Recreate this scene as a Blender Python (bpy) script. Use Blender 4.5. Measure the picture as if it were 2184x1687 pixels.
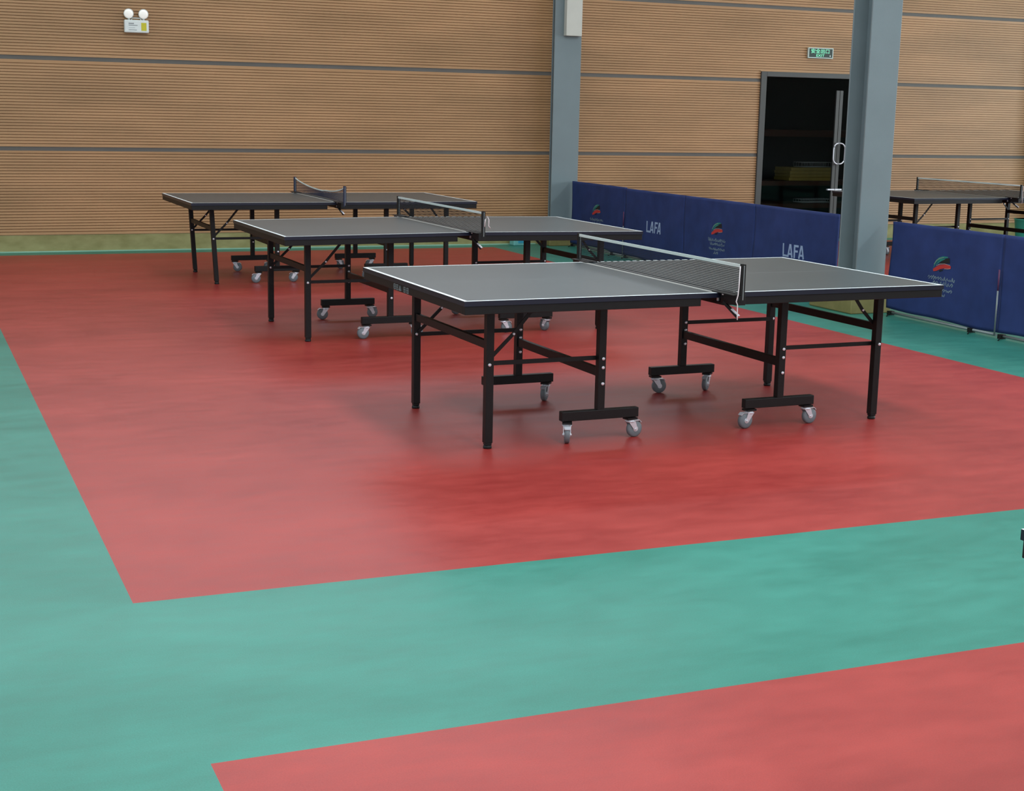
import bpy, math, random
from mathutils import Vector, Matrix

for o in list(bpy.data.objects):
    bpy.data.objects.remove(o, do_unlink=True)
S = bpy.context.scene
COL = S.collection
R = math.radians

# ------------------------------------------------------------------ camera
CX, CY, CZ = -0.65348, -4.75532, 1.62144
YAW, PITCH, ROLL, FPX = R(22.77069), R(-10.9357), R(1.16788), 3137.63
F = Vector((math.sin(YAW)*math.cos(PITCH), math.cos(YAW)*math.cos(PITCH), math.sin(PITCH)))
RT = Vector((math.cos(YAW), -math.sin(YAW), 0)); UP = RT.cross(F)
R2 = RT*math.cos(ROLL)+UP*math.sin(ROLL); U2 = -RT*math.sin(ROLL)+UP*math.cos(ROLL)
cam = bpy.data.cameras.new('camera'); co = bpy.data.objects.new('camera', cam); COL.objects.link(co)
cam.sensor_fit = 'HORIZONTAL'; cam.sensor_width = 36; cam.lens = FPX/2184*36
cam.clip_start = .05; cam.clip_end = 200
M = Matrix((R2, U2, -F)).transposed().to_4x4(); M.translation = Vector((CX, CY, CZ)); co.matrix_world = M
S.camera = co

# ------------------------------------------------------------------ light and exposure
S.view_settings.view_transform = 'Standard'; S.view_settings.look = 'None'
S.view_settings.gamma = 1; S.view_settings.use_curve_mapping = False
S.view_settings.exposure = 0.0
W = bpy.data.worlds.new('sky'); S.world = W; W.use_nodes = True
W.node_tree.nodes['Background'].inputs[0].default_value = (.62, .78, 1, 1)
W.node_tree.nodes['Background'].inputs[1].default_value = 1.0
XL, XR, YB, YF, ZC = -7.5, 21.0, -18.0, 12.118, 7.6      # hall: left, right, behind the camera, slatted wall, ceiling
def area(name, loc, size, d, e, c=(1, 1, 1)):
    l = bpy.data.lights.new(name, 'AREA'); l.shape = 'RECTANGLE'; l.size, l.size_y = size
    l.energy = e; l.color = c
    o = bpy.data.objects.new(name, l); COL.objects.link(o); o.location = loc
    o.rotation_euler = Vector(d).to_track_quat('-Z', 'Y').to_euler(); return o
DAY = (.86, .95, 1)
SKY_X = (-2.6, 3.0, 8.2, 13.9)                       # skylight strips
for x, e in zip(SKY_X, (620, 950, 280, 1100)):
    area('skylight_daylight', (x, -5.5, ZC+.05), (1.5, 19), (0, 0, -1), e, DAY)
area('added_wall_wash_light', (5.5, 10.1, ZC+.05), (17, 1.1), (0, 0, -1), 180, (1, .97, .92))  # unseen overhead strip, added so the slatted wall brightens towards its top
area('right_window_daylight', (XR+.12, 3.0, 3.1), (8, 3.6), (-1, 0, 0), 950, DAY)
area('left_window_daylight', (XL-.12, 3.0, 3.1), (14, 3.6), (1, 0, 0), 200, DAY)
area('rear_window_daylight', (5.5, YB-.12, 3.1), (22, 3.6), (0, 1, 0), 320, (.93, .97, 1))
area('high_window_daylight', (3.0, YF+.17, 5.2), (12, 2.0), (0, -1, 0), 165, (.95, .98, 1))

# ------------------------------------------------------------------ materials
def lin(c):
    return tuple(((v/255)/12.92 if v/255 <= .04045 else ((v/255+.055)/1.055)**2.4) for v in c)
def mat(name, c, rough=.5, metal=0, spec=.5, var=0, scale=6, c2=None, bump=0, bscale=60, emis=None, es=0, stretch=None, coat=0):
    m = bpy.data.materials.new(name); m.use_nodes = True; N = m.node_tree.nodes; L = m.node_tree.links
    b = N['Principled BSDF']; c = lin(c)
    b.inputs['Roughness'].default_value = rough; b.inputs['Metallic'].default_value = metal
    b.inputs['Specular IOR Level'].default_value = spec; b.inputs['Coat Weight'].default_value = coat
    b.inputs['Base Color'].default_value = (*c, 1)
    tc = N.new('ShaderNodeTexCoord'); mp = N.new('ShaderNodeMapping'); L.new(tc.outputs['Object'], mp.inputs[0])
    if stretch: mp.inputs['Scale'].default_value = stretch
    n = N.new('ShaderNodeTexNoise'); n.inputs['Scale'].default_value = scale; n.inputs['Detail'].default_value = 5
    L.new(mp.outputs[0], n.inputs['Vector'])
    r = N.new('ShaderNodeValToRGB'); L.new(n.outputs['Fac'], r.inputs[0])
    hi = lin(c2) if c2 else tuple(min(1, v*(1+var)) for v in c); lo = c if c2 else tuple(v*(1-var) for v in c)
    r.color_ramp.elements[0].position = .32; r.color_ramp.elements[1].position = .68
    r.color_ramp.elements[0].color = (*lo, 1); r.color_ramp.elements[1].color = (*hi, 1)
    L.new(r.outputs[0], b.inputs['Base Color'])
    if bump:
        n2 = N.new('ShaderNodeTexNoise'); n2.inputs['Scale'].default_value = bscale; L.new(mp.outputs[0], n2.inputs['Vector'])
        bp = N.new('ShaderNodeBump'); bp.inputs['Strength'].default_value = bump; bp.inputs['Distance'].default_value = .01
        L.new(n2.outputs['Fac'], bp.inputs['Height']); L.new(bp.outputs[0], b.inputs['Normal'])
    if emis:
        b.inputs['Emission Color'].default_value = (*lin(emis), 1); b.inputs['Emission Strength'].default_value = es
    return m
def floor_mat(name, lo, hi, rough=.38):
    m = bpy.data.materials.new(name); m.use_nodes = True; N = m.node_tree.nodes; L = m.node_tree.links
    b = N['Principled BSDF']; tc = N.new('ShaderNodeTexCoord')
    def noise(sc, st, det=4, rg=.55):
        mp = N.new('ShaderNodeMapping'); mp.inputs['Scale'].default_value = st; L.new(tc.outputs['Object'], mp.inputs[0])
        n = N.new('ShaderNodeTexNoise'); n.inputs['Scale'].default_value = sc; n.inputs['Detail'].default_value = det
        n.inputs['Roughness'].default_value = rg; L.new(mp.outputs[0], n.inputs['Vector']); return n
    a = noise(.9, (.7, 1.6, 1)); d = noise(7, (.6, 1.5, 1), 6, .65); g = noise(220, (1, 1, 1), 2)
    mx = N.new('ShaderNodeMix'); mx.inputs[0].default_value = .4; L.new(a.outputs['Fac'], mx.inputs[2]); L.new(d.outputs['Fac'], mx.inputs[3])
    m3 = N.new('ShaderNodeMix'); m3.inputs[0].default_value = .25; L.new(mx.outputs[0], m3.inputs[2]); L.new(g.outputs['Fac'], m3.inputs[3])
    r = N.new('ShaderNodeValToRGB'); L.new(m3.outputs[0], r.inputs[0])
    r.color_ramp.elements[0].position = .39; r.color_ramp.elements[1].position = .62
    r.color_ramp.elements[0].color = (*lin(lo), 1); r.color_ramp.elements[1].color = (*lin(hi), 1)
    L.new(r.outputs[0], b.inputs['Base Color'])
    mr = N.new('ShaderNodeMapRange'); mr.inputs[3].default_value = rough-.06; mr.inputs[4].default_value = rough+.1
    L.new(d.outputs['Fac'], mr.inputs[0]); L.new(mr.outputs[0], b.inputs['Roughness'])
    b.inputs['Specular IOR Level'].default_value = .5
    bp = N.new('ShaderNodeBump'); bp.inputs['Strength'].default_value = .08; bp.inputs['Distance'].default_value = .004
    L.new(g.outputs['Fac'], bp.inputs['Height']); L.new(bp.outputs[0], b.inputs['Normal'])
    return m
MT = {}
MT['green'] = floor_mat('green_sports_vinyl', (38, 112, 96), (58, 136, 120))
MT['red'] = floor_mat('red_sports_vinyl', (140, 41, 38), (170, 61, 55))
MT['wood'] = mat('slatted_wood', (162, 124, 84), .48, spec=.45, scale=.7, c2=(184, 141, 98), stretch=(1, 1, 5))
MT['band'] = mat('grey_aluminium_channel', (98, 94, 88), .6, .0, var=.06, scale=3)
MT['plinth'] = mat('ochre_stained_plaster', (134, 128, 78), .7, scale=5, c2=(160, 154, 104), stretch=(1, 1, 2))
MT['pale'] = mat('pale_green_trim', (150, 190, 165), .5, var=.05)
MT['ceil'] = mat('off_white_ceiling', (205, 208, 205), .8, var=.03)
MT['wallp'] = mat('painted_wall', (176, 170, 158), .8, var=.04)
MT['winf'] = mat('window_frame_grey', (150, 155, 158), .5, var=.03)
MT['steel'] = mat('blue_grey_paint', (116, 130, 133), .45, var=.05, scale=2.5, bump=.05, bscale=150)
MT['duct'] = mat('light_grey_sheet', (196, 196, 186), .5, var=.03)
MT['conc'] = mat('ochre_plaster_base', (118, 110, 62), .75, scale=8, c2=(136, 126, 78))
MT['black'] = mat('black_powder_coat', (13, 13, 13), .5, spec=.35, var=.12, scale=30, bump=.05, bscale=300)
MT['top'] = mat('dark_table_top', (66, 74, 76), .36, var=.05, scale=3, bump=.04, bscale=400)
MT['edge'] = mat('navy_table_edge', (15, 20, 38), .35, var=.1)
MT['line'] = mat('white_line_paint', (225, 232, 232), .5, var=.02)
MT['faint'] = mat('thin_centre_line', (120, 126, 126), .5, var=.02)
MT['strip'] = mat('grey_joint_strip', (150, 148, 142), .5, var=.04)
MT['chrome'] = mat('zinc_plate', (225, 226, 232), .35, .55, var=.05)
MT['wheel'] = mat('grey_rubber', (104, 110, 114), .5, var=.08)
MT['netm'] = mat('dark_net_cord', (22, 26, 30), .8, var=.1)
MT['netblue'] = mat('blue_net_cord', (34, 40, 66), .8, var=.1)
MT['tape'] = mat('white_net_tape', (205, 215, 210), .7, var=.03)
MT['cord'] = mat('white_cord', (215, 205, 205), .7, var=.03)
MT['blue'] = mat('navy_barrier_cloth', (38, 54, 104), .75, spec=.3, var=.12, scale=7, bump=.25, bscale=9)
MT['letter'] = mat('pale_blue_print', (150, 168, 200), .7, var=.05)
MT['dim'] = mat('dull_grey_print', (112, 130, 142), .7, var=.1)
MT['pgreen'] = mat('green_print', (30, 124, 110), .7, var=.05)
MT['pred'] = mat('red_print', (186, 48, 44), .7, var=.05)
MT['pblack'] = mat('black_print', (16, 16, 18), .7, var=.05)
MT['pwhite'] = mat('cream_print', (170, 150, 140), .7, var=.05)
MT['tube'] = mat('grey_metal_tube', (130, 138, 138), .45, .3, var=.05)
MT['polered'] = mat('faded_red_pole', (96, 46, 84), .6, var=.05)
MT['frame'] = mat('grey_door_frame', (80, 80, 78), .5, .3, var=.04)
MT['brown'] = mat('dark_brown_board', (84, 44, 28), .6, var=.15, stretch=(1, 1, 6))
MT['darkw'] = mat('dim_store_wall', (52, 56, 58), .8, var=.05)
MT['yellow'] = mat('dull_yellow_mat', (196, 172, 84), .7, var=.12, scale=10)
MT['whitep'] = mat('white_plastic', (228, 234, 230), .35, var=.02)
MT['lens'] = mat('lamp_glass', (245, 245, 240), .15, var=.01, emis=(255, 250, 240), es=.35)
MT['stick'] = mat('yellow_sticker', (205, 196, 50), .6, var=.08)
MT['ink'] = mat('grey_ink', (120, 126, 130), .7, var=.05)
MT['signg'] = mat('dark_green_panel', (4, 44, 30), .4, var=.05)
MT['signl'] = mat('lit_green_letters', (130, 225, 185), .5, var=.02, emis=(120, 235, 185), es=.45)
MT['signf'] = mat('pale_sign_frame', (190, 205, 198), .4, .2, var=.03)
MT['teal'] = mat('teal_plastic', (70, 170, 150), .4, var=.03)
MT['sky_blue'] = mat('sky_blue_plastic', (60, 160, 190), .5, var=.04)
MT['cyan'] = mat('pale_cyan_plastic', (120, 190, 185), .5, var=.04)
g = bpy.data.materials.new('smoked_glass'); g.use_nodes = True; N = g.node_tree.nodes; L = g.node_tree.links
N.remove(N['Principled BSDF']); tr = N.new('ShaderNodeBsdfTransparent'); tr.inputs[0].default_value = (.8, .82, .83, 1)
gl = N.new('ShaderNodeBsdfGlossy'); gl.inputs['Roughness'].default_value = .05; fr = N.new('ShaderNodeFresnel'); fr.inputs[0].default_value = 1.16
mx = N.new('ShaderNodeMixShader'); L.new(fr.outputs[0], mx.inputs[0]); L.new(tr.outputs[0], mx.inputs[1]); L.new(gl.outputs[0], mx.inputs[2])
L.new(mx.outputs[0], N['Material Output'].inputs[0]); MT['glass'] = g

# ------------------------------------------------------------------ mesh helpers
class MB:
    def __init__(s): s.v = []; s.f = []; s.m = []; s.mats = []; s.sm = []
    def mi(s, m):
        if m not in s.mats: s.mats.append(m)
        return s.mats.index(m)
    def add(s, vs, fs, m, smooth=False):
        k = len(s.v); i = s.mi(m); s.v += [tuple(v) for v in vs]
        for f in fs: s.f.append(tuple(a+k for a in f)); s.m.append(i); s.sm.append(smooth)
        return s
    def box(s, x0, x1, y0, y1, z0, z1, m):
        return s.add([(x0,y0,z0),(x1,y0,z0),(x1,y1,z0),(x0,y1,z0),(x0,y0,z1),(x1,y0,z1),(x1,y1,z1),(x0,y1,z1)],
                     [(3,2,1,0),(4,5,6,7),(0,1,5,4),(1,2,6,5),(2,3,7,6),(3,0,4,7)], m)
    def bar(s, a, b, w, t, m, ref=(0, 0, 1)):
        """rectangular bar from a to b; w along ref-ish direction, t across"""
        a, b = Vector(a), Vector(b); d = (b-a).normalized(); r = Vector(ref)
        if abs(d.dot(r)) > .95: r = Vector((1, 0, 0))
        x = d.cross(r).normalized(); y = x.cross(d).normalized()
        vs = [p+x*sx*t/2+y*sy*w/2 for p in (a, b) for sx, sy in ((-1,-1),(1,-1),(1,1),(-1,1))]
        return s.add(vs, [(3,2,1,0),(4,5,6,7),(0,1,5,4),(1,2,6,5),(2,3,7,6),(3,0,4,7)], m)
    def tube(s, pts, r, m, n=10, closed=False, cap=True):
        pts = [Vector(p) for p in pts]; k = len(s.v); i = s.mi(m); c = len(pts)
        rs = r if isinstance(r, (list, tuple)) else [r]*c
        for j, p in enumerate(pts):
            if closed: d = pts[(j+1) % c]-pts[j-1]
            else: d = pts[min(j+1, c-1)]-pts[max(j-1, 0)]
            d.normalize(); q = Vector((0, 0, 1)) if abs(d.z) < .9 else Vector((1, 0, 0))
            x = d.cross(q).normalized(); y = d.cross(x)
            for a in range(n):
                t = 2*math.pi*a/n; s.v.append(tuple(p+(x*math.cos(t)+y*math.sin(t))*rs[j]))
        for j in range(c if closed else c-1):
            for a in range(n):
                p, q = k+j*n, k+((j+1) % c)*n
                s.f.append((p+a, p+(a+1) % n, q+(a+1) % n, q+a)); s.m.append(i); s.sm.append(True)
        if cap and not closed:
            s.f.append(tuple(k+a for a in range(n))[::-1]); s.f.append(tuple(k+(c-1)*n+a for a in range(n)))
            s.m += [i, i]; s.sm += [False, False]
        return s
    def build(s, name, parent=None, bevel=0, loc=None, rot=None):
        me = bpy.data.meshes.new(name); me.from_pydata(s.v, [], s.f)
        for m in s.mats: me.materials.append(MT[m] if isinstance(m, str) else m)
        me.polygons.foreach_set('material_index', s.m); me.polygons.foreach_set('use_smooth', s.sm); me.update()
        import bmesh
        bm = bmesh.new(); bm.from_mesh(me); bmesh.ops.recalc_face_normals(bm, faces=bm.faces)
        bm.to_mesh(me); bm.free()
        o = bpy.data.objects.new(name, me); COL.objects.link(o)
        if parent: o.parent = parent
        if loc: o.location = loc
        if rot: o.rotation_euler = rot
        if bevel:
            b = o.modifiers.new('bevel', 'BEVEL'); b.width = bevel; b.segments = 2; b.limit_method = 'ANGLE'
        return o
def inst(src, name, parent, loc, rot=(0, 0, 0)):
    o = src.copy(); o.name = name; COL.objects.link(o); o.parent = parent; o.location = loc; o.rotation_euler = rot; return o
def thing(name, label, cat, loc=(0, 0, 0), rz=0, group=None):
    o = bpy.data.objects.new(name, None); COL.objects.link(o); o.location = loc; o.rotation_euler = (0, 0, rz)
    o.empty_display_size = .1; o['label'] = label; o['category'] = cat
    if group: o['group'] = group
    return o
def tag(o, label, cat, group=None):
    o['label'] = label; o['category'] = cat
    if group: o['group'] = group
    return o
def struct(o): o['kind'] = 'structure'; return o

# ------------------------------------------------------------------ floor: green field with red courts
xs = [XL, 0, 6.008, 7.65, 13.66, XR]; ys = [YB, -1.295-11.8, -1.295, 0, 11.802, YF+.03]
ys = [YB, -1.295, 0, 11.80, YF+.03]
fl = MB()
def is_red(x, y):
    return ((0 < x < 6.008) or (7.65 < x < 13.66)) and ((0 < y < 11.8) or y < -1.295)
for i in range(len(xs)-1):
    for j in range(len(ys)-1):
        x0, x1, y0, y1 = xs[i], xs[i+1], ys[j], ys[j+1]
        m = 'red' if is_red((x0+x1)/2, (y0+y1)/2) else 'green'
        fl.add([(x0,y0,0),(x1,y0,0),(x1,y1,0),(x0,y1,0)], [(0,1,2,3)], m)
fo = fl.build('floor'); struct(fo)
sl = MB().box(XL-.3, XR+.3, YB-.3, YF+.5, -.2, -.004, 'wallp').build('floor_slab'); sl.name = 'floor_base'; struct(sl)

# ------------------------------------------------------------------ slatted back wall
DX0, DX1, DZ = 9.85, 11.95, 2.197         # door opening with its frame
PITCHZ, GROOVE, DEPTH = .0314, .0070, .016
def slats(mb, x0, x1, z0, z1, zs):
    """horizontal slats; zs = z of the row's start so that neighbours line up"""
    k0 = math.ceil((z0-zs)/PITCHZ-1e-4); z = zs+k0*PITCHZ; prof = [(DEPTH, z0), (0, z0)] if z-z0 < .003 else [(DEPTH, z0), (0, z0), (0, z-GROOVE/2), (DEPTH, z-GROOVE/2)]
    if z-z0 < .003: z += PITCHZ
    else: prof += [(DEPTH, z+GROOVE/2), (.0, z+GROOVE/2)]; z += PITCHZ
    while z < z1-PITCHZ*.5:
        h = GROOVE/2
        prof += [(.0015, z-h-.0012), (.003, z-h), (DEPTH, z-h), (DEPTH, z+h), (.003, z+h), (.0, z+h+.0015)]; z += PITCHZ
    prof += [(0, z1), (.03, z1)]
    vs = [(x, YF+y, zz) for y, zz in prof for x in (x0, x1)]
    fs = [(2*i, 2*i+1, 2*i+3, 2*i+2) for i in range(len(prof)-1)]
    mb.add(vs, fs, 'wood')
rows = [(.19, 1.098), (1.142, 2.06), (2.105, 2.99), (3.035, 3.95)]
wb = MB()
for z0, z1 in rows:
    slats(wb, XL, DX0, z0, z1, z0)
    if z1 > DZ: slats(wb, DX0, DX1, max(z0, DZ), z1, z0)
    slats(wb, DX1, XR, z0, z1, z0)
# solid wall behind the slats (with the door opening) and above them round the high window
for x0, x1, z0, z1 in ((XL, DX0, 0, 4.2), (DX0, DX1, DZ, 4.2), (DX1, XR, 0, 4.2), (XL, XR, 6.2, ZC), (XL, -3.0, 4.2, 6.2), (9.0, XR, 4.2, 6.2)):
    wb.box(x0, x1, YF+.02, YF+.2, z0, z1, 'wallp')
struct(wb.build('wall_back'))
ch = MB(); n = 1
for z0, z1 in ((1.1, 1.14), (2.062, 2.103), (2.992, 3.033), (3.952, 3.993)):
    t = MB()
    for x0, x1 in ((XL, DX0), (DX1, XR)) if z1 < DZ else ((XL, XR),):
        t.box(x0, x1, YF+.008, YF+.02, z0, z1, 'band'); 
        t.box(x0, x1, YF+.0, YF+.02, z0-.001, z0+.004, 'band')
    struct(t.build('trim_%d' % n)); n += 1
bb = MB()
for x0, x1 in ((XL, DX0), (DX1, XR)):
    bb.box(x0, x1, YF+.006, YF+.02, .0, .186, 'plinth')
struct(bb.build('baseboard_back'))
t = MB().box(XL, 6.7, YF-.012, YF+.006, 0, .012, 'pale'); struct(t.build('trim_%d' % n)); n += 1

# other walls, with window openings, and the ceiling with skylights
def wall_open(name, axis, pos, a0, a1, o0, o1, z0, z1, th):
    m = MB()
    for p0, p1, q0, q1 in ((a0, a1, 0, z0), (a0, a1, z1, ZC), (a0, o0, z0, z1), (o1, a1, z0, z1)):
        lo, hi = min(pos, pos+th), max(pos, pos+th)
        if axis == 'x': m.box(lo, hi, p0, p1, q0, q1, 'wallp')
        else: m.box(p0, p1, lo, hi, q0, q1, 'wallp')
    return struct(m.build(name))
def mullions(name, axis, pos, o0, o1, z0, z1, n):
    m = MB(); k = n
    for i in range(k+1):
        p = o0+(o1-o0)*i/k
        if axis == 'x': m.box(pos-.04, pos+.04, p-.04, p+.04, z0, z1, 'winf')
        else: m.box(p-.04, p+.04, pos-.04, pos+.04, z0, z1, 'winf')
    for z in (z0+.04, (z0+z1)/2, z1-.04):
        if axis == 'x': m.box(pos-.03, pos+.03, o0, o1, z-.03, z+.03, 'winf')
        else: m.box(o0, o1, pos-.03, pos+.03, z-.03, z+.03, 'winf')
    return struct(m.build(name))
wall_open('wall_right', 'x', XR, YB, YF+.2, -1, 7, 1.3, 4.9, .2)
wall_open('wall_left', 'x', XL, YB, YF+.2, -4, 10, 1.3, 4.9, -.2)
wall_open('wall_rear', 'y', YB, XL, XR, -5.5, 16.5, 1.3, 4.9, -.2)
mullions('window_1', 'x', XR+.05, -1, 7, 1.3, 4.9, 4)
mullions('window_2', 'x', XL-.05, -4, 10, 1.3, 4.9, 7)
mullions('window_3', 'y', YB-.05, -5.5, 16.5, 1.3, 4.9, 11)
mullions('window_4', 'y', YF+.1, -3.0, 9.0, 4.2, 6.2, 7)
cm = MB(); e = [XL]
for x in SKY_X: e += [x-.75, x+.75]
e.append(XR)
for i in range(0, len(e), 2): cm.box(e[i], e[i+1], YB, 4, ZC, ZC+.2, 'ceil')
for x in SKY_X: cm.box(x-.75, x+.75, YB, -15, ZC, ZC+.2, 'ceil')
for x0, x1, y0, y1 in ((XL, XR, 4, 9.55), (XL, XR, 10.65, YF+.2), (XL, -3, 9.55, 10.65), (14, XR, 9.55, 10.65)): cm.box(x0, x1, y0, y1, ZC, ZC+.2, 'ceil')
struct(cm.build('ceiling'))

# ------------------------------------------------------------------ door and the store room behind it
dr = bpy.data.objects.new('door_1', None); COL.objects.link(dr); dr.location = (0, 0, 0); struct(dr)
fm = MB()
fm.box(DX0, DX0+.085, YF-.025, YF+.2, 0, DZ, 'frame'); fm.box(DX1-.085, DX1, YF-.025, YF+.2, 0, DZ, 'frame')
fm.box(DX0+.085, DX1-.085, YF-.025, YF+.2, DZ-.065, DZ, 'frame')
fm.build('door_frame', dr, .004)
def leaf(x0, x1, hx, sgn):
    l = MB(); l.box(x0, x1, YF+.04, YF+.05, .01, DZ-.075, 'glass'); lo = l.build('door_leaf', dr)
    e = MB(); ex = hx; e.box(min(ex, ex+sgn*.05), max(ex, ex+sgn*.05), YF+.03, YF+.06, .01, 1.98, 'frame')
    e.build('edge_rail', lo, .003)
    p = MB(); p.box(min(ex, ex+sgn*.11), max(ex, ex+sgn*.11), YF+.02, YF+.065, .655, .675, 'chrome'); p.build('lock_bar', lo, .003)
    h = MB(); pts = []
    z0, z1, r = 1.01, 1.285, .075
    for k in range(7):
        a = math.pi/2*k/6; pts.append((hx+sgn*(.012+(r)*math.sin(a)), YF-.03, z1-r+r*math.cos(a)))
    for k in range(7):
        a = math.pi/2*k/6; pts.append((hx+sgn*(.012+(r)*math.cos(a)), YF-.03, z0+r-r*math.sin(a)))
    pts = [(pts[0][0], YF+.03, pts[0][2])]+pts+[(pts[-1][0], YF+.03, pts[-1][2])]
    h.tube(pts, .009, 'chrome'); h.build('door_handle', lo)
leaf(DX0+.087, 11.118, 11.118, -1); leaf(11.124, DX1-.087, 11.124, 1)
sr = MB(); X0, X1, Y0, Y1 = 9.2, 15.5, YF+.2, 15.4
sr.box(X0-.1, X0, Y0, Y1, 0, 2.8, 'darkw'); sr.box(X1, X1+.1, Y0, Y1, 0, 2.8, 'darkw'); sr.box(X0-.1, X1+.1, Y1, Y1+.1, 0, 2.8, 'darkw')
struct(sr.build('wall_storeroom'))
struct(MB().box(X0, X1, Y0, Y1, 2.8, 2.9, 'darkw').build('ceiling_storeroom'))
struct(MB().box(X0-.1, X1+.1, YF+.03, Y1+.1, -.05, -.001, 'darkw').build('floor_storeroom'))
rk = thing('storage_rack', 'dark brown wooden storage rack behind the glass door', 'rack', (0, 0, 0))
for z in (.26, .60, 1.33):
    MB().box(10.6, 14.4, 14.35, 14.95, z, z+(.1 if z > 1 else .07), 'brown').build('shelf', rk, .004)
for x in (10.6, 13.0, 14.36):
    for y in (14.36, 14.9): MB().box(x, x+.05, y, y+.05, 0, 1.75, 'brown').build('upright', rk, .003)
for k in range(4):
    o = MB().box(-.42, .42, -.22, .22, 0, .048, 'yellow').build('folded_mat', None, .008, loc=(12.28+.01*(k % 2), 14.6, .672+.0495*k), rot=(0, 0, .015*(k-1.5)))
    tag(o, ['dull yellow folded mat, lowest of the stack behind the glass door', 'dull yellow folded mat, second from the bottom of the stack behind the glass door',
            'dull yellow folded mat, third from the bottom of the stack behind the glass door', 'dull yellow folded mat, topmost of the stack behind the glass door'][k], 'mat', 'mats stacked in the store room')
def basket(loc, w, h, label):
    b = MB(); d = .12
    for z in (0.004, h): 
        b.tube([(-w/2, -d, z), (w/2, -d, z), (w/2, d, z), (-w/2, d, z)], .004, 'whitep', 6, closed=True)
    k = int(w/.045)
    for i in range(k+1):
        x = -w/2+w*i/k; b.tube([(x, -d, h), (x, -d, 0.004), (x, d, 0.004), (x, d, h)], .003, 'whitep', 5)
    return tag(b.build('wire_basket', None, 0, loc=loc), label, 'basket')
basket((12.42, 14.6, .873), .56, .07, 'white wire basket on top of the yellow mats behind the glass')
basket((12.45, 14.6, .334), .56, .05, 'white wire basket on the lower shelf behind the glass door')

# ------------------------------------------------------------------ steel columns
def h_column(label, x0, x1, y0, y1, base=None, web_only=False):
    t = thing('steel_column', label, 'column', ((x0+x1)/2, (y0+y1)/2, 0)); cx, cy = (x0+x1)/2, (y0+y1)/2
    m = MB(); w = (x1-x0)/2; d = (y1-y0)/2; ft = .016
    m.box(-w, w, -d, -d+ft, 0, ZC, 'steel'); m.box(-w, w, d-ft, d, 0, ZC, 'steel'); m.box(-.007, .007, -d+ft, d-ft, 0, ZC, 'steel')
    m.build('beam', t, .003)
    if base:
        a, b, c, e, h = base
        MB().box(a-cx, b-cx, c-cy, e-cy, 0, h, 'conc').build('plaster_base', t, .01)
    return t
h_column('free-standing blue-grey steel column between the two runs of blue barriers', 6.78, 7.072, 5.53, 5.80, (6.715, 7.12, 5.48, 6.1, .20))
c1 = h_column('blue-grey steel column just in front of the slatted wall at the end of the barriers', 6.757, 7.112, 11.80, 11.88, (6.75, 7.12, 11.79, YF-.014, .19))
c3 = h_column('blue-grey steel column beyond the far right table, past the right edge', 14.50, 14.84, 11.80, 11.88)
c3.name = 'trim_%d' % n; struct(c3); del c3['label']; del c3['category']  # not a trim: unseen steel column out of view, kept to shade the wall
db = MB().box(6.872, 7.078, 11.72, 11.798, 2.522, 4.6, 'duct').build('cable_duct', None, .004)
tag(db, 'pale grey metal cable duct running up the column against the wall', 'duct')

# ------------------------------------------------------------------ emergency light and exit sign
EX, EZ = 1.882, 2.378
el = thing('emergency_light', 'white twin-head emergency light with yellow sticker on the slatted wall', 'emergency light', (EX, YF, EZ))
MB().box(-.131, .131, -.062, -.001, 0, .137, 'whitep').build('body', el, .012)
hb = MB(); pts = [(-.05, -.035, .135)]+[(-.05+.012*(1-math.cos(a)), -.035, .145+.012*math.sin(a)) for a in (0, .8, 1.57)]+[(.05-.012*(1-math.cos(a)), -.035, .145+.012*math.sin(a)) for a in (1.57, .8, 0)]+[(.05, -.035, .135)]
hb.tube(pts, .006, 'whitep', 8).build('handle', el)
for sx in (-1, 1):
    hd = MB(); c = Vector((sx*.078, -.045, .205)); dv = Vector((sx*.05-.25, -1, -.25)).normalized()
    hd.tube([(sx*.078, -.035, .135), (sx*.078, -.035, .19)], .012, 'whitep', 10)
    prof = [(-.045, .012), (-.035, .035), (-.012, .049), (.012, .053), (.024, .053)]
    hd.tube([c+dv*a for a, b in prof], [b for a, b in prof], 'whitep', 24)
    h = hd.build('lamp_head', el)
    ln = MB(); prof = [(.0235, .048), (.030, .044), (.034, .03), (.036, .004)]
    ln.tube([c+dv*a for a, b in prof], [b for a, b in prof], 'lens', 24).build('lens', h)
MB().box(.048, .104, -.0635, -.061, .024, .108, 'stick').build('sticker', el)
ink = MB()
for z, x0, x1, w in ((.098, -.085, -.032, .006), (.080, -.085, .005, .0035), (.052, -.085, -.02, .0015), (.030, -.085, .0, .003)):
    x = x0
    while x < x1:
        ink.box(x, x+.007, -.0632, -.061, z-w, z+w, 'ink'); x += .0095
ink.build('printed_lines', el)

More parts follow.
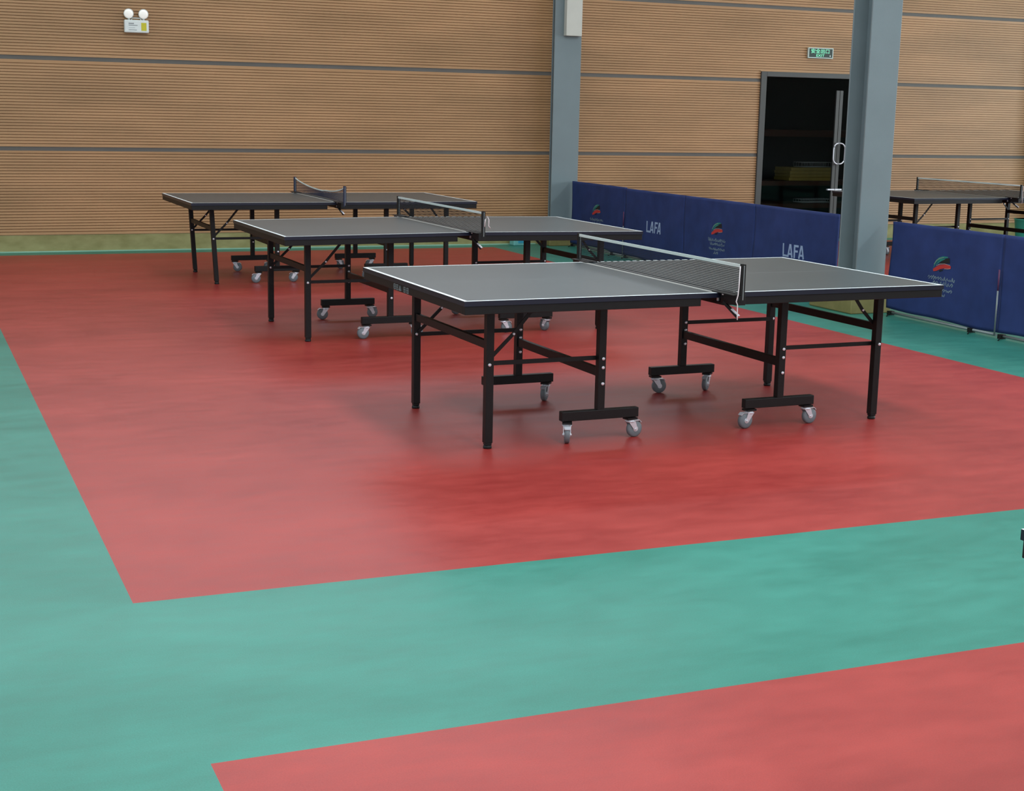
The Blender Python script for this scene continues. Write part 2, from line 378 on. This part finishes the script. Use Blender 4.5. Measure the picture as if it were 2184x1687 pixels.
es = thing('exit_sign', 'small green lit exit sign with white characters above the glass door', 'sign', (10.738, YF, 2.455))
fr = MB(); w, h = .195, .068
for a in ((-w, w, h-.012, h), (-w, w, -h, -h+.012), (-w, -w+.013, -h+.012, h-.012), (w-.013, w, -h+.012, h-.012)): fr.box(a[0], a[1], -.03, -.001, a[2], a[3], 'signf')
fr.build('frame', es, .002)
MB().box(-w+.013, w-.013, -.024, -.003, -h+.012, h-.012, 'signg').build('panel', es)
def text_mesh(txt, size, m, name, parent, loc, rot, xs=1, off=0):
    c = bpy.data.curves.new(name, 'FONT'); c.body = txt; c.size = size; c.align_x = 'CENTER'; c.align_y = 'CENTER'; c.extrude = .0008; c.offset = off
    o = bpy.data.objects.new(name, c); COL.objects.link(o)
    dg = bpy.context.evaluated_depsgraph_get(); me = bpy.data.meshes.new_from_object(o.evaluated_get(dg))
    bpy.data.objects.remove(o, do_unlink=True)
    me.materials.clear(); me.materials.append(MT[m])
    q = bpy.data.objects.new(name, me); COL.objects.link(q); q.parent = parent; q.location = loc; q.rotation_euler = rot; q.scale = (xs, 1, 1); return q
text_mesh('安全出口', .062, 'signl', 'characters', es, (-.005, -.0255, .02), (math.pi/2, 0, 0), 1.2, .0006)
text_mesh('EXIT', .045, 'signl', 'lettering', es, (-.005, -.0255, -.033), (math.pi/2, 0, 0), 1.4, .0006)
dt = MB(); dt.tube([(.15, -.028, -.034), (.15, -.022, -.034)], .009, 'whitep', 12).build('pilot_light', es)

# ------------------------------------------------------------------ casters (one set of meshes, copied)
def caster_meshes():
    f = MB()
    f.box(-.03, .03, -.024, .024, .094, .104, 'black')                      # spacer block
    f.tube([(0, 0, .094), (0, 0, .086)], .022, 'chrome', 16)
    f.tube([(0, 0, .087), (0, 0, .078)], [.026, .02], 'chrome', 16)
    for s in (-1, 1):                                                       # fork cheeks
        y = s*.018
        f.add([(-.02, y-.001, .084), (.022, y-.001, .084), (.036, y-.001, .043), (.026, y-.001, .034), (.014, y-.001, .04),
               (-.02, y+.001, .084), (.022, y+.001, .084), (.036, y+.001, .043), (.026, y+.001, .034), (.014, y+.001, .04)],
              [(0,1,2,3,4), (9,8,7,6,5), (0,5,6,1), (1,6,7,2), (2,7,8,3), (3,8,9,4), (4,9,5,0)], 'chrome')
    f.box(-.02, .022, -.019, .019, .082, .0855, 'chrome')
    f.tube([(.026, -.023, .043), (.026, .023, .043)], .006, 'chrome', 8)
    w = MB(); ys = ((-.0135, .020), (-.0135, .037), (-.009, .043), (.009, .043), (.0135, .037), (.0135, .020))
    w.tube([(.026, y, .0435) for y, r in ys], [r for y, r in ys], 'wheel', 24)
    w.tube([(.026, -.0165, .0435), (.026, .0165, .0435)], .014, 'chrome', 14)
    b = MB(); b.add([(-.012, -.014, .086), (-.012, .014, .086), (.05, .016, .088), (.05, -.016, .088), (.064, .014, .076), (.064, -.014, .076),
                     (-.012, -.014, .083), (-.012, .014, .083), (.05, .016, .085), (.05, -.016, .085), (.062, .014, .073), (.062, -.014, .073)],
                    [(0,1,2,3), (3,2,4,5), (9,8,7,6), (11,10,8,9), (0,3,9,6), (3,5,11,9), (1,7,8,2), (2,8,10,4), (0,6,7,1), (4,10,11,5)], 'chrome')
    return f, w, b
CF, CW, CB = caster_meshes()
_proto = {}
def cached(key, mb, name, parent, loc=(0, 0, 0), rot=(0, 0, 0), bevel=0):
    if key in _proto: return inst(_proto[key], name, parent, loc, rot)
    o = mb().build(name, parent, bevel, loc=loc, rot=rot); _proto[key] = o; return o
def caster(parent, x, y, a):
    c = cached('cf', lambda: CF, 'caster', parent, (x, y, 0), (0, 0, a))
    cached('cw', lambda: CW, 'wheel', c); cached('cb', lambda: CB, 'brake_lever', c)
def bolt(parent, x, y, z):
    def mk():
        m = MB(); m.tube([(0, 0, 0), (0, -.004, 0), (0, -.006, 0)], [.0085, .0085, .004], 'chrome', 10); return m
    cached('bolt', mk, 'bolt', parent, (x, y, z))

# ------------------------------------------------------------------ table tennis tables
TH = .76
LE, LW, LI, LWI = 1.143, .518, .533, .513
def half_top(s):
    m = MB(); l0 = .004
    ls = [l0, .012, .04, 1.35, 1.37]; ws = [-.7625, -.7425, -.002, .002, .7425, .7625]
    for i in range(4):
        for j in range(5):
            mt = 'line' if (i == 3 or j in (0, 4)) else ('faint' if j == 2 else ('strip' if (i == 1 and s < 0) else 'top'))
            q = [(s*ls[i], ws[j], TH), (s*ls[i+1], ws[j], TH), (s*ls[i+1], ws[j+1], TH), (s*ls[i], ws[j+1], TH)]
            m.add(q, [(0,1,2,3)], mt)
    a, b = s*l0, s*1.37; z0 = TH-.024
    m.add([(a,-.7625,z0),(b,-.7625,z0),(b,.7625,z0),(a,.7625,z0),(a,-.7625,TH),(b,-.7625,TH),(b,.7625,TH),(a,.7625,TH)],
          [(0,1,2,3),(0,1,5,4),(1,2,6,5),(2,3,7,6),(3,0,4,7)], 'edge')
    return m
def apron(s):
    m = MB(); z0, z1 = TH-.064, TH-.024; a = .115 if s < 0 else .012
    X = lambda p, q: (min(s*p, s*q), max(s*p, s*q))
    for w in (-1, 1):
        y0, y1 = sorted((w*.758, w*.728)); m.box(*X(a, 1.366), y0, y1, z0, z1, 'black')
    m.box(*X(1.336, 1.366), -.728, .728, z0, z1, 'black')
    m.box(*X(a, a+.03), -.728, .728, z0, z1, 'black'); m.box(*X(.68, .72), -.728, .728, z0+.01, z1, 'black')
    return m
def tt_table(label, x, y, deg, seed, lean=0, marks=False, rise=0, group='black folding table tennis tables'):
    rnd = random.Random(seed)
    t = thing('table_tennis_table', label, 'table', (x, y, 0), R(deg), group)
    AN = TABLE_CASTERS.get(seed)
    k = 0
    for s in (-1, 1):
        cached(('top', s), lambda: half_top(s), 'tabletop', t)
        ap = cached(('apron', s), lambda: apron(s), 'apron', t, bevel=.002)
        if rise:                                   # the halves meet a little high at the net
            rm = Matrix.Rotation(s*math.atan(rise/1.37), 4, 'Y'); pv = Vector((s*1.37, 0, TH))
            for o in list(t.children):
                if o.name.split('.')[0] in ('tabletop', 'apron') and not o.rotation_euler.y:
                    o.rotation_euler = rm.to_euler(); o.location = pv-(rm.to_3x3() @ pv)
        if marks and s < 0:
            mk = MB(); X = -1.3668
            def stroke(w0, z0, w1, z1, th=.0045): mk.bar((X, w0, z0), (X, w1, z1), th, .001, 'tube', (0, .3, 1))
            for w in (.245, .205, .09, .045):
                stroke(w, .703, w-.028, .703); stroke(w, .728, w-.028, .728); stroke(w, .703, w, .728); stroke(w-.028, .703, w-.028, .728); stroke(w-.014, .7, w-.014, .73); stroke(w, .716, w-.028, .716)
            stroke(.165, .703, .147, .728, .008); stroke(.129, .703, .147, .728, .008); stroke(.16, .706, .134, .706, .008)
            mk.build('lettering', ap)
        ln = lean if s < 0 else 0
        for w in (1, -1):
            def mk_leg():
                m = MB(); lx = -s*ln*.70
                dz = [(0.0, lx*0), (.70, 0)]
                zb, zt = .028, TH-.026
                bx = lambda z: s*LE+lx*(1-z/.7)*-1 if ln else s*LE
                vs = []
                for z in (zb, zt):
                    c = bx(z)
                    vs += [(c-.02, w*LW-.02, z), (c+.02, w*LW-.02, z), (c+.02, w*LW+.02, z), (c-.02, w*LW+.02, z)]
                m.add(vs, [(3,2,1,0),(4,5,6,7),(0,1,5,4),(1,2,6,5),(2,3,7,6),(3,0,4,7)], 'black')
                c = bx(0)
                m.box(c-.017, c+.017, w*LW-.017, w*LW+.017, .018, zb, 'black')
                m.tube([(c, w*LW, 0), (c, w*LW, .006), (c, w*LW, .018)], [.021, .022, .019], 'black', 14)
                return m
            lg = cached(('leg', s, w, ln), mk_leg, 'leg', t, bevel=.003)
            cc = s*LE+(s*ln*.70*(1-.417/.7) if ln else 0)
            bolt(lg, cc+(-s)*-.004, w*LW-.0205, .417)
            ps = cached(('post', s, w), lambda: MB().box(s*LI-.02, s*LI+.02, w*LWI-.02, w*LWI+.02, .155, TH-.026, 'black'), 'wheel_post', t, bevel=.003)
            for z in (.417, .372, .29): bolt(ps, s*LI+.003, w*LWI-.0205, z)
            cached(('wbar', s, w), lambda: MB().box(s*LI-.215, s*LI+.215, w*LWI-.02, w*LWI+.02, .108, .157, 'black'), 'wheel_bar', t, bevel=.003)
            for c in (-1, 1):
                a = AN[k] if AN else rnd.uniform(0, 6.28); k += 1
                caster(t, s*LI+c*.178, w*LWI, a)
            # strut between leg and wheel post, folding brace up to the apron
            yo = w*LW-w*.0235 if w > 0 else -LW+.0235
            ex = s*LE+(s*ln*.28 if ln else 0)
            cached(('strut', s, w, ln), lambda: MB().bar((ex, yo, .417), (s*LI, yo, .417), .022, .005, 'black'), 'strut', t)
            def mk_br():
                z0 = .43 if s < 0 else .52; X0 = s*(LE-.005)+(s*ln*.25 if ln else 0); X1 = s*(LE-(.27 if s < 0 else .17)); yi = yo
                mid = ((X0+X1)/2+(-s)*.0, yi, (z0+.70)/2-.008)
                m = MB(); m.bar((X0, yi, z0), mid, .018, .005, 'black'); m.bar(mid, (X1, yi, .71), .018, .005, 'black')
                m.tube([(mid[0], yi-.009, mid[2]), (mid[0], yi+.006, mid[2])], .006, 'chrome', 8); return m
            cached(('brace', s, w, ln), mk_br, 'folding_brace', t)
        ex2 = s*LE+(s*ln*.19 if ln else 0)
        cached(('xb', s, ln), lambda: MB().bar((ex2, -LW+.02, .51), (ex2, LW-.02, .51), .04, .024, 'black'), 'crossbar', t, bevel=.002)
        cached(('xi', s), lambda: MB().bar((s*LI, -LWI+.02, .345), (s*LI, LWI-.02, .345), .045, .024, 'black'), 'crossbar', t, bevel=.002)
    return t

def tt_net(label, x, y, deg, dz=0, sag=None, m='netm', cordstyle=None, dl=0.0):
    t = thing('table_tennis_net', label, 'net', (x, y, 0), R(deg), 'nets clamped across the tables'); P = .905
    z0 = TH+.006+dz; z1 = TH+.1525+dz
    def top(w): return z1-(sag(w) if sag else 0)
    def xo(w): return (.05*math.cos(w*1.6)-.0 if sag else 0)+dl
    K = 120; RW = 17; mesh = MB(); WW = P-.012
    def ribbon(pts, half, ax):
        vs = []
        for p in pts: vs += [(p[0], p[1]-half*ax[0], p[2]-half*ax[1]), (p[0], p[1]+half*ax[0], p[2]+half*ax[1])]
        mesh.add(vs, [(2*i, 2*i+1, 2*i+3, 2*i+2) for i in range(len(pts)-1)], m)
    seg = 24 if sag else 1
    for r in range(RW):
        f = r/(RW-1)
        ribbon([(xo(w), w, z0+(top(w)-.008-z0)*f) for w in [-WW+2*WW*i/seg for i in range(seg+1)]], .0017, (0, 1))
    for c in range(K+1):
        w = -WW+2*WW*c/K; ribbon([(xo(w)+.0002, w, z0), (xo(w)+.0002, w, top(w))], .0005, (1, 0))
    mesh.build('mesh', t)
    tp = MB(); n = 24 if sag else 2
    ws = [-WW+2*WW*i/n for i in range(n+1)]
    for a, b in zip(ws[:-1], ws[1:]): tp.bar((xo(a), a, top(a)-.0075), (xo(b), b, top(b)-.0075), .010 if sag else .015, .006, 'tape')
    tp.build('top_tape', t)
    bc = MB()
    for a, b in zip(ws[:-1], ws[1:]): bc.bar((xo(a), a, z0), (xo(b), b, z0), .004, .003, m)
    bc.build('bottom_cord', t)
    for s in (1, -1):
        p = MB(); p.box(dl-.006, dl+.006, s*P-.009, s*P+.009, TH-.03, z1+.004, 'black' if not sag else 'netblue')
        p.box(dl+.010, dl+.020, s*P-.006, s*P+.006, TH-.02, z1+.002, 'black' if not sag else 'netblue'); p.box(dl+.0055, dl+.0105, s*P-.0095, s*P+.0095, TH-.02, z1-.004, 'tube')
        po = p.build('post', t, .001)
        c = MB(); y0, y1 = sorted((s*(.7625-.075), s*(P+.008)))
        c.box(-.045+dl, .03+dl, min(s*(.7625-.055), s*P), max(s*(.7625-.055), s*P), TH+.001, TH+.006, 'black')
        c.box(-.03+dl, .024+dl, min(s*.77, s*(P+.008)), max(s*.77, s*(P+.008)), TH-.045, TH+.001, 'black')
        c.box(-.028+dl, -.0+dl, min(s*.69, s*.775), max(s*.69, s*.775), TH-.056, TH-.046, 'black')
        c.tube([(-.012+dl, s*.72, TH-.046), (-.012+dl, s*.72, TH-.026)], .009, 'chrome', 10)
        for q in (-.035, -.015): c.tube([(q+dl, s*.80, TH-.006), (q+dl, s*.80-s*0, TH+.003)], .006, 'chrome', 8)
        co_ = c.build('clamp', t, .001)
        lv = MB(); lv.bar((-.03+dl, s*.80, TH-.04), (.0+dl, s*.885, TH-.105), .014, .012, 'black'); lv.bar((-.012+dl, s*.85, TH-.07), (.004+dl, s*.892, TH-.1), .005, .014, 'chrome')
        lv.build('clamp_lever', co_)
    if cordstyle == 'hang':
        MB().tube([(dl-.012, -P-.004, z1-.006), (dl-.016, -P-.006, .80), (dl-.02, -P-.008, .765), (dl-.030, -P-.01, .735), (dl-.022, -P-.01, .72), (dl-.02, -P-.01, .66), (dl-.02, -P-.012, .645)], .0028, 'cord', 6).build('drawstring', t)
    if cordstyle == 'loop':
        MB().tube([(dl+.012, -P-.012, TH+.05+dz), (dl+.016, -P-.014, TH+.10+dz), (dl+.028, -P-.014, TH+.125+dz), (dl+.042, -P-.014, TH+.10+dz), (dl+.042, -P-.012, TH+.055+dz), (dl+.055, -P-.012, TH+.04+dz)], .0035, 'cord', 6).build('drawstring', t)
    if cordstyle == 'curl':
        MB().tube([(dl+.02, -P-.01, z1-.01), (dl+.03, -P-.01, z1-.04), (dl+.018, -P-.01, z1-.07), (dl+.024, -P-.01, .78), (dl+.02, -P-.012, .70)], .003, 'cord', 6).build('drawstring', t)
    return t
# swivel angles of the casters, left near/far ends first (far-left pair, near-left pair, far-right pair, near-right pair)
TABLE_CASTERS = {1: [1.2, -2.3, 4.3, .15, -.1, -2.4, 3.3, .1], 2: [3.0, .2, 3.2, -.5, .3, 2.8, .1, 1.9], 3: [-.4, 3.4, 3.1, 2.6, .4, 3, 2.2, .3],
                 4: [.3, 2.8, 1.4, 3.5, .2, 2.6, 1.1, 3.9], 5: [.3]*8}
tt_table('nearest black table tennis table, standing on red floor in the foreground', 3.0914, 2.2957, .85, 1, marks=True)
tt_table('middle black table tennis table of the row of three on the red court', 3.1144, 5.7858, .87, 2, rise=.012)
tt_table('farthest black table tennis table of the row of three, in front of the slatted wall', 3.1523, 9.3005, .14, 3, lean=-.055)
tt_table('black table tennis table behind the right run of blue barriers by the wall', 11.1512, 9.5107, 1.33, 4)
tt_table('dark table tennis table of which only a corner shows at the right edge', 2.93, -3.10, .9, 5)
tt_net('taut dark net with white tape across the nearest table', 3.0914, 2.2957, .85, cordstyle='hang', dl=.018)
tt_net('taut dark net with white tape across the middle table, white cord looped on its post', 3.1144, 5.7858, .87, cordstyle='loop', dl=.012).location.z = .012
def sag3(w):
    f = (w+.9)/1.8                                # 0 near post, 1 far post
    return .075*(4*f*(1-f))**.8*(1 if f < .5 else 1.08)+.0*f
tt_net('sagging bluish net drooping in the middle of the farthest table', 3.1523, 9.3005, .14, sag=sag3, m='netblue', dl=0)
tt_net('pale taped net across the table behind the right barriers', 11.1512, 9.5107, 1.33, cordstyle='curl', dl=.01)

# ------------------------------------------------------------------ court barriers
BX = 7.04
def cloth_x(y, z):
    return BX-.012+.004*math.sin(3.1*y+5*z)+.003*math.sin(9*y-7*z+1)+.0025*math.sin(17*y+3*z)*(1-z/.8)+.004*math.sin(6.3*(y+z*1.3))
class Print(MB):
    """ribbons printed on a barrier's face; u runs to the reader's right (towards -y)"""
    def rib(s, yc, pts, m, lift=.0015, sub=4):
        P = []
        for (a, b) in zip(pts[:-1], pts[1:]):
            for k in range(sub): P.append(tuple(a[i]+(b[i]-a[i])*k/sub for i in range(3)))
        P.append(pts[-1]); vs = []
        for i, (u, z, w) in enumerate(P):
            a = P[max(i-1, 0)]; b = P[min(i+1, len(P)-1)]; d = Vector((b[0]-a[0], b[1]-a[1])); d.normalize(); n = Vector((-d.y, d.x))
            for q in (-1, 1):
                uu, zz = u+n.x*q*w/2, z+n.y*q*w/2; y = yc-uu; vs.append((cloth_x(y, zz)-lift, y, zz))
        s.add(vs, [(2*i, 2*i+1, 2*i+3, 2*i+2) for i in range(len(P)-1)], m)
def emblem(yc, parent):
    p = Print(); A, B = .00048, .00032; c = lambda x, y, w: ((x-900)*A, .487-(y-550)*B, w*B)
    p.rib(yc, [c(698, 650, 14), c(712, 560, 34), c(750, 480, 50), c(815, 410, 62), c(910, 362, 56), c(1030, 345, 26)], 'pgreen')
    p.rib(yc, [c(745, 570, 14), c(800, 500, 34), c(860, 440, 44), c(960, 400, 22)], 'pgreen')
    p.rib(yc, [c(700, 560, 8), c(760, 450, 8), c(850, 385, 8), c(930, 365, 8)], 'pwhite', .0025)
    p.rib(yc, [c(830, 515, 20), c(900, 480, 70), c(1000, 440, 120), c(1080, 420, 130)], 'pblack', .002)
    p.rib(yc, [c(690, 710, 60), c(760, 670, 100), c(850, 610, 105), c(950, 580, 95), c(1040, 575, 95), c(1120, 585, 60)], 'pred', .003)
    p.rib(yc, [c(760, 590, 12), c(850, 535, 14), c(960, 515, 12), c(1100, 535, 12)], 'pwhite', .0035)
    p.rib(yc, [c(960, 640, 12), c(1040, 632, 12), c(1110, 615, 12)], 'pwhite', .0038)
    p.rib(yc, [c(840, 710, 40), c(890, 690, 30), c(930, 675, 20)], 'pblack', .0025)
    p.build('emblem', parent)
    q = Print(); rnd = random.Random(int(yc*10))
    for z, u0, u1, h in ((.375, -.16, .15, .045), (.335, -.12, .13, .03), (.285, -.14, .14, .035), (.247, -.05, .04, .02)):
        u = u0
        while u < u1:
            k = rnd.choice((0, 1, 2)); w = rnd.uniform(.006, .011); h = rnd.uniform(.03, .055)*(1 if z > .3 else .8)
            if k == 0: q.rib(yc, [(u, z+h*.4, w), (u+.006, z-h*.1, w), (u+.022, z-h*.25, w), (u+.026, z+h*.15, w)], 'dim', sub=1)
            elif k == 1: q.rib(yc, [(u, z, w), (u+.012, z+h*.35, w), (u+.024, z+h*.1, w), (u+.012, z-h*.3, w)], 'dim', sub=1)
            else: q.rib(yc, [(u, z-h*.3, w), (u+.01, z, w), (u+.02, z-h*.3, w), (u+.028, z+h*.3, w)], 'dim', sub=1)
            u += rnd.uniform(.024, .034)
    q.build('small_print', parent)
def lafa(yc, parent):
    p = Print(); z0, z1, t = .335, .458, .022
    for ch, u, w in (('L', -.172, .082), ('A', -.094, .090), ('F', .008, .072), ('A', .078, .092)):
        if ch == 'L':
            p.rib(yc, [(u+t/2, z1, t), (u+t/2, z0, t)], 'letter'); p.rib(yc, [(u+t, z0+t*.45, t*.9), (u+w, z0+t*.45, t*.9)], 'letter', .0018)
        if ch == 'A':
            p.rib(yc, [(u+t/2, z0, t), (u+w/2-.004, z1, t)], 'letter'); p.rib(yc, [(u+w-t/2, z0, t), (u+w/2+.004, z1, t)], 'letter', .0018)
            p.rib(yc, [(u+t, z0+.032, t*.8), (u+w-t, z0+.032, t*.8)], 'letter', .0021)
        if ch == 'F':
            p.rib(yc, [(u+t/2, z1, t), (u+t/2, z0, t)], 'letter'); p.rib(yc, [(u+t, z1-t*.45, t*.9), (u+w, z1-t*.45, t*.9)], 'letter', .0018)
            p.rib(yc, [(u+t, z0+.064, t*.9), (u+w*.86, z0+.064, t*.9)], 'letter', .0018)
    p.build('lettering', parent)
def barrier(y1, y0, zt, kind, label, pole=False, ub=.035):
    t = thing('court_barrier', label, 'barrier', (BX, (y0+y1)/2, 0), 0, 'blue cloth court barriers')
    off = Vector((-BX, -(y0+y1)/2, 0))
    def fin(o): o.location = off; return o
    m = MB(); NY, NZ = 56, 26
    def zb(y): return ub+.010*math.sin(2.3*y+1)+.006*math.sin(7*y)
    vs = []
    for side in (0, 1):
        for i in range(NY+1):
            y = y0+.004+(y1-y0-.008)*i/NY
            for j in range(NZ+1):
                z = zb(y)+(zt-zb(y))*j/NZ; x = cloth_x(y, z) if side == 0 else BX+.014
                vs.append((x, y, z))
    K = (NY+1)*(NZ+1); id_ = lambda s, i, j: s*K+i*(NZ+1)+j; fs = []
    for s in (0, 1):
        for i in range(NY):
            for j in range(NZ):
                fs.append((id_(s,i,j), id_(s,i+1,j), id_(s,i+1,j+1), id_(s,i,j+1)))
    for i in range(NY): fs += [(id_(0,i,NZ), id_(0,i+1,NZ), id_(1,i+1,NZ), id_(1,i,NZ)), (id_(0,i,0), id_(1,i,0), id_(1,i+1,0), id_(0,i+1,0))]
    for j in range(NZ): fs += [(id_(0,0,j), id_(0,0,j+1), id_(1,0,j+1), id_(1,0,j)), (id_(0,NY,j), id_(1,NY,j), id_(1,NY,j+1), id_(0,NY,j+1))]
    m.add(vs, fs, 'blue', True); cl = fin(m.build('cloth_cover', t))
    fr = MB(); fr.tube([(BX, y0+.01, .022), (BX, y1-.01, .022)], .011, 'tube', 10)
    fin(fr.build('bottom_rail', t))
    for y in (y0+.29, y1-.045):
        ft = MB(); ft.box(BX-.022, BX+.022, y-.022, y+.022, 0, .034, 'black'); ft.tube([(BX-.10, y-.08, .004), (BX, y, .02), (BX+.12, y+.02, .004)], .0045, 'black', 6)
        fin(ft.build('foot', t))
    if pole:
        p = MB(); p.tube([(BX-.022, y0+.002, .02), (BX-.022, y0+.002, .36)], .006, 'tube', 8); p.tube([(BX-.022, y0+.002, .36), (BX-.022, y0+.002, .52)], .006, 'polered', 8)
        fin(p.build('edge_pole', t))
    if kind == 'logo': 
        n0 = len(t.children); emblem((y0+y1)/2, t)
    else: lafa((y0+y1)/2-.02, t)
    for c in t.children:
        if c.name.split('.')[0] in ('emblem', 'small_print', 'lettering'): c.location = off
    return t
barrier(11.775, 10.335, .795, 'logo', 'blue barrier with a red and green emblem, standing against the column at the wall', True)
barrier(10.33, 8.95, .785, 'lafa', 'blue barrier with pale lettering just behind the corner of the middle table')
barrier(8.945, 7.57, .785, 'logo', 'blue barrier with a red and green emblem between the two lettered barriers')
barrier(7.565, 6.19, .785, 'lafa', 'blue barrier with pale lettering next to the free-standing column, above the nearest table')
barrier(5.415, 4.06, .782, 'logo', 'large blue barrier with emblem right of the free-standing column', True, .05)
barrier(4.05, 2.68, .782, 'lafa', 'blue barrier running out of the photo at the right edge, no print in view', False, .05)

# ------------------------------------------------------------------ small things
bl = thing('shoe_box', 'small pale cyan and blue box lying by the slatted wall', 'box', (6.42, 11.98, 0), .1)
MB().box(-.10, .10, -.06, .06, 0, .11, 'cyan').build('box_body', bl, .012)
MB().box(-.04, .05, -.063, -.058, .03, .075, 'sky_blue').build('box_window', bl, .002)
bn = thing('waste_bin', 'teal plastic bin standing by the wall at the right edge', 'bin', (13.99, 11.6, 0))
b = MB(); pr = [(0, .13), (.02, .14), (.27, .17), (.275, .18), (.285, .18), (.285, .165), (.05, .13)]
b.tube([(0, 0, z) for z, r in pr], [r for z, r in pr], 'teal', 32).build('bin_body', bn)
lb = MB()
lb.bar((-.085, -.142, .15), (-.085, -.142, .22), .012, .004, 'whitep', (1, 0, 0)); lb.bar((-.095, -.136, .15), (-.055, -.152, .15), .012, .004, 'whitep')
lb.build('label', bn)
